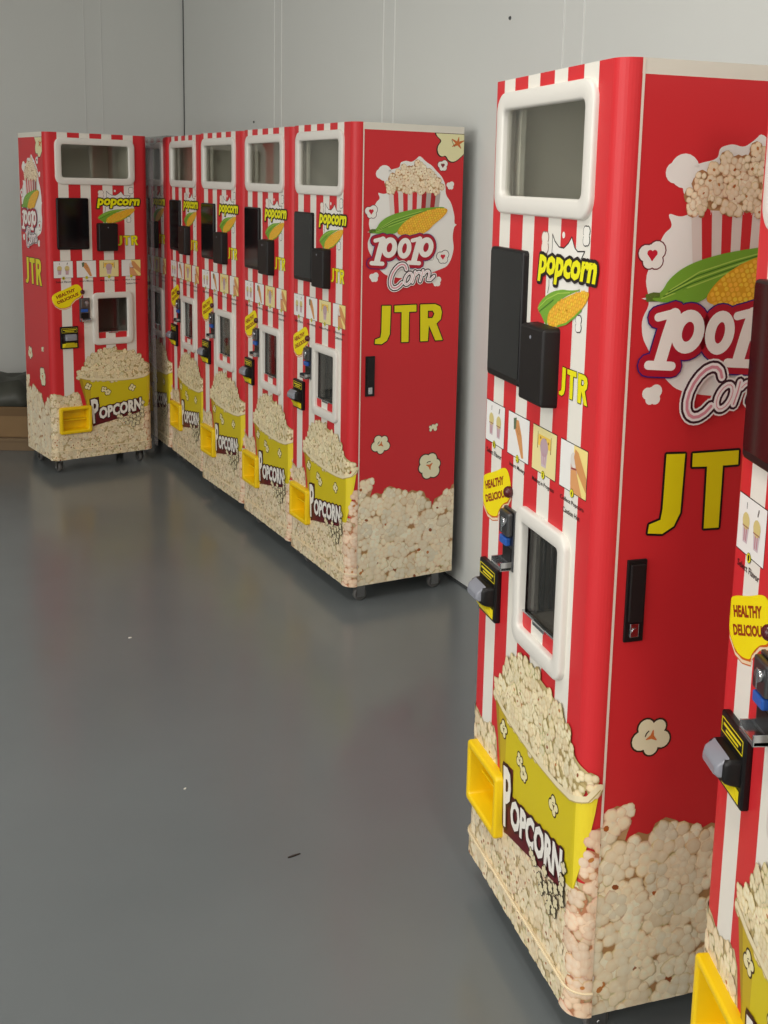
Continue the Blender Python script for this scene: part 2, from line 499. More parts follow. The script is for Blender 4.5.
def corn_ear(A, husk, cob, back, h, rnd):
    """husk / cob outlines; rows of kernels on the cob"""
    if back: A.poly(back, c3(96, 150, 44), h)
    A.poly(husk, c3(120, 168, 52), h + .0001)
    A.poly(cob, c3(226, 164, 34), h + .0003)
    ins = in_poly(cob)
    xs = [p[0] for p in cob]; zs = [p[1] for p in cob]
    ax = Vector((xs[len(cob) // 2 + 0] - xs[0], zs[len(cob) // 2] - zs[0])).normalized()
    L = max(xs) - min(xs); s = L / 22.0
    ca, sa = math.cos(.42), math.sin(.42)
    cx, cz = sum(xs) / len(xs), sum(zs) / len(zs)
    for i in range(-16, 17):
        for j in range(-10, 11):
            u, v = i * s, j * s * .95 + (i % 2) * s * .3
            x, z = cx + u * ca - v * sa, cz + u * sa + v * ca
            if ins(x, z) and ins(x + s * .4, z) and ins(x - s * .4, z):
                A.disc(x, z, s * .42, c3(244 + rnd.randint(-6, 6), 192 + rnd.randint(-14, 14), 62), h + .0004, 8, 1.05, .42)

# ---------- side artwork (q = distance from the left edge of the panel as seen)
BLOB = [(0.1229, 1.6372), (0.1268, 1.6647), (0.1488, 1.681), (0.1891, 1.69), (0.1913, 1.7097), (0.2156, 1.7167), (0.2386, 1.7111), (0.2584, 1.7236), (0.2727, 1.7375), (0.303, 1.7131), (0.3266, 1.7019), (0.3411, 1.6863), (0.37, 1.6629), (0.3881, 1.6311), (0.3892, 1.5946), (0.4161, 1.5625), (0.4321, 1.5135), (0.4316, 1.4850), (0.4440, 1.480), (0.4316, 1.4724), (0.4251, 1.4353), (0.4334, 1.3898), (0.4232, 1.3484), (0.4049, 1.3195), (0.3717, 1.3076), (0.30, 1.285), (0.2126, 1.2757), (0.1391, 1.2892), (0.1115, 1.3127), (0.084, 1.3522), (0.0638, 1.3842), (0.0606, 1.416), (0.0751, 1.4437), (0.0619, 1.4871), (0.0806, 1.5305), (0.0933, 1.5621), (0.110, 1.575), (0.098, 1.598), (0.1241, 1.5907), (0.1461, 1.5984)]
HEAP = [(0.1326, 1.6021), (0.1304, 1.6217), (0.1498, 1.6378), (0.1581, 1.6655), (0.1895, 1.6742), (0.2026, 1.6943), (0.2391, 1.6914), (0.2523, 1.7086), (0.2748, 1.7201), (0.2986, 1.700), (0.3223, 1.6857), (0.337, 1.6661), (0.3612, 1.6426), (0.375, 1.6187), (0.3625, 1.6022), (0.2507, 1.5987), (0.1416, 1.5999)]
HUSK = [(0.0732, 1.4516), (0.0952, 1.4635), (0.1082, 1.4873), (0.1435, 1.5113), (0.2066, 1.5294), (0.28, 1.5406), (0.336, 1.5456), (0.3838, 1.548), (0.3838, 1.540), (0.299, 1.5287), (0.2438, 1.5121), (0.2078, 1.4798), (0.1767, 1.4436), (0.1269, 1.4436), (0.0911, 1.446)]
COB = [(0.1767, 1.4446), (0.1987, 1.4797), (0.2438, 1.5105), (0.2989, 1.5303), (0.3455, 1.5413), (0.3928, 1.5442), (0.4008, 1.5313), (0.375, 1.5049), (0.3379, 1.4803), (0.3105, 1.4517), (0.2641, 1.4382), (0.2179, 1.4382)]
CORNK = [(0.3330, 1.8238), (0.342, 1.8099), (0.3639, 1.7949), (0.3431, 1.7742), (0.3439, 1.7463), (0.3631, 1.731), (0.3817, 1.7396), (0.3967, 1.716), (0.4253, 1.7128), (0.4579, 1.7381), (0.48, 1.76), (0.48, 1.8238)]
PILE = [(0.0, .47), (.036, .477), (.070, .500), (.088, .515), (.102, .507), (.094, .485), (.086, .455), (.12, .436), (.167, .448), (.19, .457), (.235, .440), (.27, .425), (.32, .417), (.345, .385), (.375, .378), (.406, .39), (.425, .42), (.47, .430), (.56, .43), (.56, 0), (0, 0)]

def smooth(pts, it=1, f=.25):
    for _ in range(it):
        r = []
        for a, b in zip(pts, pts[1:] + pts[:1]):
            r += [(a[0] * (1 - f) + b[0] * f, a[1] * (1 - f) + b[1] * f), (a[0] * f + b[0] * (1 - f), a[1] * f + b[1] * (1 - f))]
        pts = r
    return pts

def side_art():
    rnd = random.Random(5)
    A = Art()
    # ground colours
    A.tri([(RC, G), (D, G), (D, H - .026), (RC, H - .026)], RED, 0)
    A.tri([(RC, H - .026), (D, H - .026), (D, H), (RC, H)], c3(226, 221, 208), 0)
    A.tri([(RC, G), (RC + .005, G), (RC + .005, H), (RC, H)], c3(236, 220, 206), .0010)
    # corner kernel
    CORNS = [(x, min(z, H - .0262)) for x, z in smooth([(.3330, 1.86)] + CORNK + [(.48, 1.86)], 2)]
    A.poly(CORNS, c3(52, 34, 22), .0003)
    cxm, czm = .41, 1.79
    A.poly([(cxm + (x - cxm) * .94 + .002, min(czm + (z - czm) * .94, H - .0262)) for x, z in CORNS], c3(232, 226, 176), .0005)
    for a, l in ((2.6, .03), (3.6, .026), (1.4, .024), (5.4, .022), (.4, .03)):
        A.stroke([(.437, 1.787), (.437 + l * math.cos(a), 1.787 + l * math.sin(a))], [.013, .003], c3(206, 110, 50), .0007)
    A.stroke([(.41, 1.80), (.418, 1.782), (.425, 1.775)], .002, c3(70, 40, 24), .0008)
    # white cloud
    A.poly(smooth(BLOB, 2, .2), c3(240, 236, 230), .0004)
    A.disc(.1265, 1.6685, .029, c3(240, 236, 230), .0004, 20); A.disc(.108, 1.665, .018, c3(240, 236, 230), .0004, 16)
    white_puff(A, .0736, 1.5265, .026, .0006, c3(110, 30, 40), c3(200, 30, 50))
    white_puff(A, .3845, 1.3571, .027, .0006, c3(60, 40, 40), c3(200, 40, 60))
    white_puff(A, .3322, 1.3575, .014, .0005, c3(60, 40, 40), c3(200, 40, 60))
    white_puff(A, .3734, 1.7032, .022, .0006, c3(110, 30, 40), c3(130, 40, 50))
    white_puff(A, .4091, 1.6291, .017, .0005)
    white_puff(A, .0898, 1.284, .020, .0005)
    white_puff(A, .3600, 1.2623, .021, .0005)
    A.poly([(.058, 1.452), (.075, 1.455), (.078, 1.447)], c3(240, 236, 230), .0004)
    # striped tub with popcorn
    tl, tr, bl, br = (.1434, 1.602), (.3672, 1.604), (.1544, 1.495), (.3558, 1.50)
    n = 11
    for k in range(n):
        f0, f1 = k / n, (k + 1) / n
        P = lambda f, t: ((tl[0] + (tr[0] - tl[0]) * f) * (1 - t) + (bl[0] + (br[0] - bl[0]) * f) * t, (tl[1] + (tr[1] - tl[1]) * f) * (1 - t) + (bl[1] + (br[1] - bl[1]) * f) * t)
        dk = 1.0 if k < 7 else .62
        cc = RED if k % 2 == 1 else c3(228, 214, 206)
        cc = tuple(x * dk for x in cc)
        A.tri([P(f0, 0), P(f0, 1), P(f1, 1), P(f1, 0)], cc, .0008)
        mx_, mz_ = P((f0 + f1) / 2, 0)
        A.disc(mx_, mz_ - .001, .0095, c3(240, 230, 222), .0009 if k % 2 == 0 else .00085, 12)
        A.disc(mx_, mz_ - .0035, .0080, cc, .00095, 12)
    A.poly([(.255 + (x - .255) * .95, 1.65 + (z - 1.65) * .93) for x, z in HEAP], c3(190, 150, 104), .0009)
    popcorn_pile(A, in_poly(HEAP), (.125, .39, 1.597, 1.73), .025, .0010, rnd, c3(255, 242, 218), c3(248, 228, 196), c3(216, 182, 138), c3(176, 126, 84), .4, step=.7)
    # ear of corn
    corn_ear(A, smooth(HUSK, 2), smooth(COB, 2), None, .0030, rnd)
    A.poly([(.0665, 1.447), (.064, 1.459), (.079, 1.463), (.092, 1.462), (.092, 1.447)], c3(92, 112, 44), .0030)
    for k in range(5):
        t = k / 5
        A.stroke([(.095 + .02 * t, 1.452 + .018 * t), (.15 + .02 * t, 1.472 + .032 * t), (.21 + .03 * t, 1.492 + .032 * t), (.29, 1.518 + .017 * t)], .0022,
                 c3(72, 120, 34) if k % 2 else c3(170, 204, 88), .0032, 5)
    # "pop"
    h = .0042
    def pop_layer(grow, col, hh):
        def ring(cx, cz, rx, rz, w):
            P = lambda k, q: (cx + (rx + q) * math.cos(k * math.pi / 14) + .10 * rz * math.sin(k * math.pi / 14), cz + (rz + q) * math.sin(k * math.pi / 14))
            t = w / 2 + grow; ti = min(t, rx - .0005)
            for k in range(28):
                A.polys.append([(p[0], p[1], hh + .0002, col) for p in (P(k, -ti), P(k, t), P(k + 1, t), P(k + 1, -ti))])
        for ox in (0.0, .157):
            A.stroke([(.122 + ox, 1.424), (.110 + ox, 1.385), (.098 + ox, 1.340)], .024 + 2 * grow, col, hh, 12)
            A.stroke([(.090 + ox, 1.420), (.122 + ox, 1.427)], .015 + 2 * grow, col, hh, 12)
            A.stroke([(.076 + ox, 1.337), (.122 + ox, 1.334)], .016 + 2 * grow, col, hh, 12)
            ring(.150 + ox, 1.394, .022, .028, .021)
        ring(.2140, 1.391, .0195, .029, .020)
        if grow > 0:
            for fx in (.150, .214, .307): A.disc(fx, 1.393, .017, col, hh + .00016, 16)
    pop_layer(.014, c3(52, 30, 110), h); pop_layer(.0115, c3(176, 24, 44), h + .0003); pop_layer(0.0, c3(244, 238, 230), h + .0006)
    # hollow of the o, p
    # "Corn"
    def arcp(cx, cz, rx, rz, a0, a1, n=14, sh=.35):
        r = []
        for k in range(n + 1):
            a = math.radians(a0 + (a1 - a0) * k / n); zz = rz * math.sin(a)
            r.append((cx + rx * math.cos(a) + sh * zz, cz + zz))
        return r
    strokes = [(arcp(.190, 1.286, .030, .045, 35, 325), .012),
               (arcp(.232, 1.276, .0145, .022, 0, 360), .008),
               ([(.262, 1.302), (.258, 1.284), (.251, 1.262)], .009), (arcp(.273, 1.283, .012, .017, 150, 40), .008),
               ([(.296, 1.306), (.291, 1.288), (.284, 1.266)], .009), (arcp(.309, 1.283, .013, .021, 160, 20) + [(.322, 1.284), (.317, 1.270), (.330, 1.270), (.345, 1.284)], .008)]
    for g, col, hh in ((.018, c3(242, 236, 232), .0056), (.0115, c3(56, 14, 30), .0059), (.0028, c3(250, 244, 242), .0062), (-.0065, c3(224, 150, 162), .0065)):
        for pts, w in strokes: A.stroke(pts, w + g, col, hh, 9)
    # JTR
    jtr(A, .0010, lambda x, z: (x, z), .0042)
    # kernels
    cartoon_kernel(A, .132, .638, .040, .0006, rnd, lobes=5, rot=.9)
    cartoon_kernel(A, .350, .530, .053, .0006, rnd, lobes=6, rot=.2)
    cartoon_kernel(A, .370, .688, .017, .0006, rnd, lobes=3, rot=.7, mark=None)
    cartoon_kernel(A, .353, .683, .013, .0006, rnd, lobes=3, rot=.2, mark=None)
    # photo pile
    inner = [(x, z - .009 if z > .1 else z) for x, z in PILE]
    A.poly([(x, z - .034 if z > .1 else z) for x, z in PILE], c3(196, 154, 110), .0002)
    for (x, z, q) in ((.060, .462, .014), (.072, .482, .013), (.084, .496, .012), (.094, .500, .010), (.098, .490, .009), (.050, .448, .016), (.24, .43, .013), (.19, .446, .012), (.30, .416, .014), (.43, .412, .015)):
        A.blob(x, z, q * 1.15, c3(253, 245, 220), c3(248, 234, 204), c3(222, 194, 150), .0012, .0006, rnd)
    popcorn_pile(A, in_poly(inner), (.02, .50, .06, .53), .056, .0008, rnd, c3(253, 245, 220), c3(248, 234, 204), c3(212, 182, 136), c3(180, 136, 90), .09, step=.60)
    return A

# ---------- front artwork (u = distance along the door skin from the left edge)
ST = [.0705, .1276, .1941, .2521, .3194, .3770, .4439, .5021]
U0, U1 = RC - RC * math.pi / 2, W - RC + RC * math.pi / 2
HOLE_UP = (.0907, .4726, 1.6155, 1.7885)
HOLE_LO = (.2757, .4481, .7780, .9639)
HOLE_TRAY = (.0480, .2100, .2360, .3640)
def fmap(u, z, h):
    if u < RC:
        a = (RC - u) / RC
        return (RC - (RC + h) * math.sin(a), RC - (RC + h) * math.cos(a), z)
    if u > W - RC:
        a = (u - (W - RC)) / RC
        return (W - RC + (RC + h) * math.sin(a), RC - (RC + h) * math.cos(a), z)
    return (u, -h, z)
SPL = [(0.3411, 1.5483), (0.353, 1.5358), (0.3724, 1.5261), (0.3931, 1.5252), (0.4122, 1.535), (0.4258, 1.5474), (0.4402, 1.5282), (0.4529, 1.5227), (0.4813, 1.5246), (0.4687, 1.5102)]
HK2 = [(0.285, 1.401), (0.3002, 1.4176), (0.3395, 1.4375), (0.3911, 1.4492), (0.4315, 1.45), (0.4843, 1.4583), (0.4225, 1.4416), (0.3782, 1.4238), (0.3433, 1.4021), (0.334, 1.3741), (0.3258, 1.376), (0.3058, 1.3908)]
CB2 = [(0.3341, 1.3852), (0.3406, 1.4017), (0.3782, 1.4238), (0.4227, 1.4394), (0.4656, 1.4513), (0.5029, 1.4561), (0.5105, 1.4507), (0.4921, 1.4279), (0.4514, 1.4041), (0.4133, 1.3863), (0.3781, 1.3763), (0.3405, 1.374)]
BAL = [(0.0174, 0.9844), (0.0357, 1.0021), (0.0965, 1.0233), (0.1451, 1.0457), (0.1676, 1.0453), (0.1850, 1.0246), (0.1900, 0.9974), (0.1743, 0.9778), (0.1484, 0.9669), (0.1232, 0.9418), (0.1200, 0.930), (0.0879, 0.9201), (0.0588, 0.9204), (0.0319, 0.9369), (0.0190, 0.9637)]
HEAPF = [(.140, .538), (.137, .560), (.1717, .580), (.19, .6132), (.2196, .645), (.262, .664), (.290, .676), (.33, .679), (.3689, .6796), (.3968, .6762), (.4364, .6718), (.4881, .6574), (.5276, .6274), (.548, .60), (.583, .583), (.604, .570), (.602, .548), (.560, .522), (.50, .506), (.41, .498), (.30, .503), (.22, .512)]

def front_art():
    rnd = random.Random(11)
    A = Art()
    # splash with "popcorn"
    wht = c3(238, 234, 226)
    A.poly(SPL + [(.462, 1.47), (.455, 1.43), (.34, 1.43), (.333, 1.47)], wht, .0003)
    A.stroke(SPL, .0024, BLACK, .0005, 5)
    A.stroke([(.3411, 1.5483), (.3425, 1.525), (.341, 1.51)], .0018, BLACK, .0005, 5)
    A.stroke([(.334, 1.462), (.335, 1.45), (.33, 1.436)], .0018, BLACK, .0005, 5)
    A.stroke([(.466, 1.456), (.468, 1.44)], .0018, BLACK, .0005, 5)
    A.disc(.3905, 1.549, .0062, wht, .0005)
    for (x, z, r, f) in ((.3085, 1.530, .022, c3(238, 226, 214)), (.4855, 1.552, .018, None), (.4700, 1.394, .016, None)):
        for (ox, oz, q) in ((-.3, .45, .5), (.35, .5, .45), (.3, -.4, .5), (-.3, -.45, .5)):
            A.disc(x + ox * r * .7, z + oz * r, q * r * 1.06 + .0014, BLACK if f is None else c3(150, 110, 100), .0005, 12)
        for (ox, oz, q) in ((-.3, .45, .5), (.35, .5, .45), (.3, -.4, .5), (-.3, -.45, .5), (0, 0, .6)):
            A.disc(x + ox * r * .7, z + oz * r, q * r, f or wht, .0008, 12)
    corn_ear(A, smooth(HK2, 2), smooth(CB2, 2), None, .0010, rnd)
    A.stroke([(.290, 1.402), (.33, 1.424), (.38, 1.44), (.43, 1.4465)], .0022, c3(168, 204, 84), .0016, 5)
    A.stroke([(.296, 1.396), (.33, 1.412), (.36, 1.426)], .0022, c3(70, 118, 34), .0016, 5)
    A.stroke([(.383, 1.3785), (.42, 1.388), (.455, 1.405), (.48, 1.42)], .004, c3(120, 170, 52), .0016, 5)
    text(A, 'popcorn', ((.284, 1.4555), (.528, 1.4555), (.540, 1.508), (.292, 1.508)), c3(238, 232, 16), .0026, .045, [(.0062, c3(34, 24, 22), .0020)])
    # small JTR
    jtr(A, .0008, lambda x, z: (.402 + (x - .0973) * .405, 1.2515 + (z - 1.0288) * .375), .0016, c3(236, 226, 24))
    # how-to panels
    PX = [(.0325, .1385), (.161, .271), (.291, .402), (.421, .534)]
    z0, z1 = 1.083, 1.172
    cup_w, cup_t, skin = c3(206, 190, 196), c3(196, 160, 90), c3(214, 150, 92)
    for i, (a, b) in enumerate(PX):
        A.tri([(a - .001, z0 - .0016), (b + .001, z0 - .0016), (b + .001, z1 + .0016), (a - .001, z1 + .0016)], BLACK, .0004)
        A.tri([(a, z0), (b, z0), (b, z1), (a, z1)], c3(238, 236, 232), .0006)
        w = b - a; h = .0008
        if i == 0:
            for k, cx in enumerate((a + w * .30, a + w * .70)):
                A.poly([(cx - w * .12, z0 + .045), (cx + w * .12, z0 + .045), (cx + w * .08, z0 + .016), (cx - w * .08, z0 + .016)], cup_w, h)
                A.disc(cx, z0 + .051, w * .13, c3(214, 196, 130), h + .0001, 12)
                A.stroke([(cx - w * .11, z0 + .042), (cx + w * .11, z0 + .042)], .002, c3(150, 96, 80), h + .0002, 5)
                A.stroke([(cx - w * .03, z0 + .038), (cx - w * .03, z0 + .02)], .003, c3(190, 120, 130), h + .0002, 5)
                A.stroke([(cx + w * .04, z0 + .038), (cx + w * .03, z0 + .02)], .003, c3(190, 120, 130), h + .0002, 5)
                A.stroke([(cx, z0 + .071), (cx + (.003 if k else 0), z0 + .080)], .0022 + .002 * k, c3(110, 104, 100), h, 5)
        elif i == 1:
            A.poly([(a + w * .28, z1 - .012), (a + w * .50, z1 - .010), (a + w * .66, z0 + .05), (a + w * .78, z0 + .006), (a + w * .68, z0 + .004), (a + w * .42, z0 + .045), (a + w * .30, z0 + .062)], skin, h)
            A.poly([(a + w * .26, z1 - .010), (a + w * .40, z1 - .006), (a + w * .38, z1 - .030), (a + w * .28, z1 - .034)], c3(96, 112, 84), h + .0001)
            A.stroke([(a + w * .40, z1 - .026), (a + w * .52, z0 + .05)], .0014, c3(160, 96, 52), h + .0002, 5)
            A.stroke([(a + w * .47, z1 - .022), (a + w * .58, z0 + .05)], .0014, c3(160, 96, 52), h + .0002, 5)
        elif i == 2:
            A.tri([(a, z0), (b, z0), (b, z1), (a, z1)], c3(236, 222, 158), h)
            A.poly([(a + w * .24, z1 - .014), (a + w * .76, z1 - .014), (a + w * .76, z1 - .036), (a + w * .24, z1 - .036)], c3(240, 200, 84), h + .0001)
            for k in range(4): A.disc(a + w * (.34 + .11 * k), z1 - .02 - .004 * (k % 2), .003, c3(160, 110, 40), h + .0002, 8)
            for x in (.22, .78): A.stroke([(a + w * x, z1 - .010), (a + w * x, z1 - .042)], [.0016, .003], c3(130, 90, 30), h + .0002, 6)
            A.poly([(a + w * .34, z1 - .036), (a + w * .66, z1 - .036), (a + w * .60, z0 + .014), (a + w * .40, z0 + .014)], cup_w, h + .0002)
            A.disc(a + w * .5, z1 - .036, w * .17, c3(188, 160, 168), h + .0003, 12, 1.0)
            for k in range(3): A.stroke([(a + w * (.42 + .08 * k), z1 - .048), (a + w * (.44 + .06 * k), z0 + .02)], .0026, c3(196, 140, 150), h + .0004, 5)
        else:
            A.tri([(a + w * .5, z0), (b, z0), (b, z1), (a + w * .5, z1)], c3(244, 220, 140), h)
            A.poly([(a + w * .40, z1 - .030), (a + w * .68, z1 - .034), (a + w * .62, z0 + .012), (a + w * .42, z0 + .012)], c3(214, 176, 160), h + .0001)
            A.disc(a + w * .52, z1 - .028, w * .13, c3(222, 214, 206), h + .0002, 12)
            A.poly([(a + w * .56, z1 - .006), (a + w * .68, z1 - .010), (b, z1 - .050), (b, z1 - .076), (a + w * .62, z1 - .044), (a + w * .52, z1 - .022)], skin, h + .0003)
            A.poly([(a + w * .42, z0 + .040), (a + w * .60, z0 + .046), (a + w * .86, z0), (a + w * .44, z0)], c3(220, 158, 104), h + .0003)
            A.stroke([(a + w * .44, z0 + .044), (a + w * .62, z0 + .046)], .003, c3(150, 60, 60), h + .0004, 5)
        cx = a + w * .5
        A.disc(cx, z0 - .002, .0085, BLACK, .0012, 14); A.disc(cx, z0 - .002, .0075, c3(236, 226, 30), .0014, 14)
        text(A, str(i + 1), box_quad(cx - .0028, cx + .0028, z0 - .0065, z0 + .0028), BLACK, .0017, .03)
        cap = ['Select Flavor', 'Insert Money', 'Making in Progress', 'Collect Popcorn'][i]
        hw = [.043, .041, .052, .050][i]
        text(A, cap, box_quad(cx - hw, cx + hw, z0 - .0270, z0 - .0160), c3(40, 22, 24), .0008, .012)
        if i == 3: text(A, 'Caution Hot', box_quad(cx - .036, cx + .036, z0 - .0460, z0 - .0360), c3(40, 22, 24), .0008, .012)
    # speech balloon
    A.poly([(x + .002, z - .010) for x, z in BAL], c3(206, 100, 20), .0004)
    A.poly([(x + .002, z - .008) for x, z in BAL], c3(240, 214, 180), .0005)
    A.poly([(x + .001, z - .003) for x, z in BAL], c3(206, 100, 20), .0007)
    A.poly(smooth(BAL, 2), c3(248, 226, 14), .0009)
    text(A, 'HEALTHY', ((.0465, .9700), (.1500, 1.0090), (.1460, 1.0270), (.0390, .9870)), c3(150, 48, 14), .0012, .045)
    text(A, 'DELICIOUS', ((.0510, .9410), (.1680, .9860), (.1640, 1.0030), (.0430, .9570)), c3(150, 48, 14), .0012, .045)
    # lower popcorn pile
    def top(u):
        return .447 + .012 * math.sin(u * 60) + .006 * math.sin(u * 140) if u < .17 else .36
    A.poly([(U0, G)] + [(U0 + (.64 - U0) * k / 40, top(U0 + (.64 - U0) * k / 40) - .006) for k in range(41)] + [(.64, G)], c3(206, 184, 142), .0004)
    popcorn_pile(A, lambda x, z: z < top(x) - .010, (U0 - .01, .565, .05, .46), .029, .0008, rnd, c3(246, 236, 208), c3(240, 224, 190), c3(222, 204, 164), c3(186, 164, 118), .22, step=.82)
    # warm big kernels at the right hand corner
    def rt(u): return .335 + max(0.0, (u - .560)) * 2.9
    popcorn_pile(A, lambda x, z: x > .556 and z < min(rt(x), .475) - .012, (.55, .66, .05, .50), .042, .0024, rnd, c3(248, 228, 204), c3(242, 214, 186), c3(222, 176, 142), c3(190, 130, 94), .25)
    # cup
    rim = [(.153, .536), (.20, .521), (.27, .510), (.34, .504), (.41, .501), (.48, .502), (.54, .508), (.585, .526), (.603, .552)]
    cup = rim + [(.597, .50), (.588, .44), (.576, .385), (.565, .335), (.50, .325), (.40, .315), (.30, .30), (.215, .285), (.20, .33), (.19, .40), (.170, .47)]
    # bright band, olive ends of the printed tub
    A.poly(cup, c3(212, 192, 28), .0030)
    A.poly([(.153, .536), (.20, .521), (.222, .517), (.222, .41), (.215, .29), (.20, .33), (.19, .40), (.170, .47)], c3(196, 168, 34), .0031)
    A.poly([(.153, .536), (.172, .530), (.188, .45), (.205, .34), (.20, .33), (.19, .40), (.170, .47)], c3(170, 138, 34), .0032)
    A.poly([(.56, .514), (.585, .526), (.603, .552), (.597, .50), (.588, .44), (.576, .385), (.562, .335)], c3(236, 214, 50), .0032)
    for (x, z, r, rot, lb) in ((.2080, .4790, .020, .3, 4), (.300, .455, .017, .6, 4), (.322, .437, .018, 1.4, 5), (.4700, .4500, .021, .2, 4)):
        cartoon_kernel(A, x, z, r, .0034, rnd, fill=c3(238, 226, 176), line=c3(64, 44, 20), lobes=lb, mark=c3(90, 60, 30), rot=rot, lw=.0032)
    # lettering
    ol = [(.0085, c3(70, 26, 26), .0042), (.0045, c3(238, 230, 224), .0048)]
    blob = [(.212, .408), (.268, .416), (.270, .356), (.526, .390), (.532, .308), (.40, .284), (.25, .256), (.230, .250)]
    A.poly(blob, c3(96, 22, 30), .0040)
    text(A, 'P', ((.230, .266), (.268, .275), (.262, .412), (.219, .402)), wht, .0056, .03, [(.0075, c3(60, 20, 22), .0048)])
    text(A, 'OPCORN', ((.266, .285), (.522, .318), (.522, .390), (.266, .354)), wht, .0056, .05, [(.0055, c3(60, 20, 22), .0048)])
    for (x, z) in ((.40, .285), (.425, .268), (.45, .30), (.455, .272), (.475, .285), (.48, .258), (.50, .295), (.505, .268), (.52, .31), (.53, .335), (.44, .248), (.47, .238), (.497, .245), (.535, .36), (.38, .296), (.525, .285)):
        cartoon_kernel(A, x + rnd.uniform(-.004, .004), z + rnd.uniform(-.004, .004), .0125, .0060 + rnd.uniform(0, .0004), rnd, fill=c3(226, 214, 176), line=c3(52, 40, 24), lobes=4, mark=None, rot=rnd.uniform(0, 3), lw=.002)
    # popcorn heap above the rim
    A.poly([(.37 + (x - .37) * .96, .59 + (z - .59) * .93) for x, z in HEAPF], c3(196, 176, 122), .0028)
    popcorn_pile(A, in_poly(HEAPF), (.13, .62, .49, .70), .028, .0032, rnd, c3(248, 240, 210), c3(240, 226, 186), c3(212, 194, 146), c3(176, 154, 102), .14, step=.80)
    A.stroke([(x, z + .002) for x, z in rim], .0125, c3(236, 222, 184), .0052, 8)
    A.stroke([(x, z - .004) for x, z in rim], .0022, c3(190, 170, 110), .0054, 6)
    # line along the plinth
    A.tri([(U0, PL - .001), (U1, PL - .001), (U1, PL + .003), (U0, PL + .003)], c3(240, 226, 196), .0068)
    return A

# ------------------------------------------------------------------ the machine
OFF = Vector((-W / 2, -D / 2, 0))
def corner_cuts():
    r = []
    for k in range(0, 11):
        a = RC * (math.pi / 2) * k / 10
        r += [RC - a, W - RC + a]
    return r

def make_door(parent):
    bm = bmesh.new()
    lay = bm.loops.layers.float_color.new('print')
    base = Art()
    us = sorted(set([U0, U1] + ST + [HOLE_UP[0], HOLE_UP[1], HOLE_LO[0], HOLE_LO[1]]))
    zs = sorted(set([G, PL, H] + [HOLE_UP[2], HOLE_UP[3], HOLE_LO[2], HOLE_LO[3]]))
    for a, b in zip(us[:-1], us[1:]):
        uc = (a + b) / 2
        k = sum(1 for s_ in ST if uc > s_)
        col = RED if k % 2 == 0 else WHITE
        for c, d in zip(zs[:-1], zs[1:]):
            zc = (c + d) / 2
            if any(x0 < uc < x1 and y0 < zc < y1 for x0, x1, y0, y1 in (HOLE_UP, HOLE_LO)): continue
            base.tri([(a, c), (b, c), (b, d), (a, d)], col, 0)
    base.build(bm, lay, fmap, corner_cuts(), (), plinth=PL, hole=HOLE_TRAY)
    front_art().build(bm, lay, fmap, corner_cuts(), (PL,), umin=U0, umax=U1, zmin=G, plinth=PL, hole=HOLE_TRAY)
    # top and bottom caps, plinth step
    prof = [fmap(u, 0, 0) for u in sorted(corner_cuts())]
    for z, e in ((H, 0), (G, .004)):
        pr = [fmap(u, z, e) for u in sorted(corner_cuts())]
        f = bm.faces.new([bm.verts.new(p) for p in pr])
        for lp in f.loops: lp[lay] = (*c3(226, 221, 208), 1)
    a = [fmap(u, PL, 0) for u in sorted(corner_cuts())]; b = [fmap(u, PL, .0095) for u in sorted(corner_cuts())]
    for i in range(len(a) - 1):
        f = bm.faces.new([bm.verts.new(p) for p in (a[i], a[i + 1], b[i + 1], b[i])])
        for lp in f.loops: lp[lay] = (*c3(232, 216, 184), 1)
    return link('front_door', bm, M['vinyl'], parent, offset=OFF)

def make_cabinet(parent):
    bm = bmesh.new()
    lay = bm.loops.layers.float_color.new('print')
    A = side_art()
    A.build(bm, lay, lambda q, z, h: (W + h, q, z), umin=RC, umax=D, zmin=G)
    A.build(bm, lay, lambda q, z, h: (-h, D + RC - q, z), umin=RC, umax=D, zmin=G)
    cw = c3(226, 221, 208)
    def quad(pts, col, mi=0):
        f = bm.faces.new([bm.verts.new(p) for p in pts]); f.material_index = mi
        for lp in f.loops: lp[lay] = (*col, 1)
    quad([(0, RC, H), (W, RC, H), (W, D, H), (0, D, H)], cw)
    quad([(0, RC, G), (W, RC, G), (W, D, G), (0, D, G)], cw)
    quad([(0, D, G), (W, D, G), (W, D, H), (0, D, H)], c3(150, 150, 148))
    return link('cabinet', bm, M['vinyl'], parent, offset=OFF)

def open_box(bm, x0, x1, y0, y1, z0, z1, mi=0, t=0.004):
    # five panels with thickness, open towards -y
    add_box(bm, x0 - t, x0, y0, y1, z0, z1, mi); add_box(bm, x1, x1 + t, y0, y1, z0, z1, mi)
    add_box(bm, x0 - t, x1 + t, y0, y1, z0 - t, z0, mi); add_box(bm, x0 - t, x1 + t, y0, y1, z1, z1 + t, mi)
    add_box(bm, x0 - t, x1 + t, y1, y1 + t, z0 - t, z1 + t, mi)

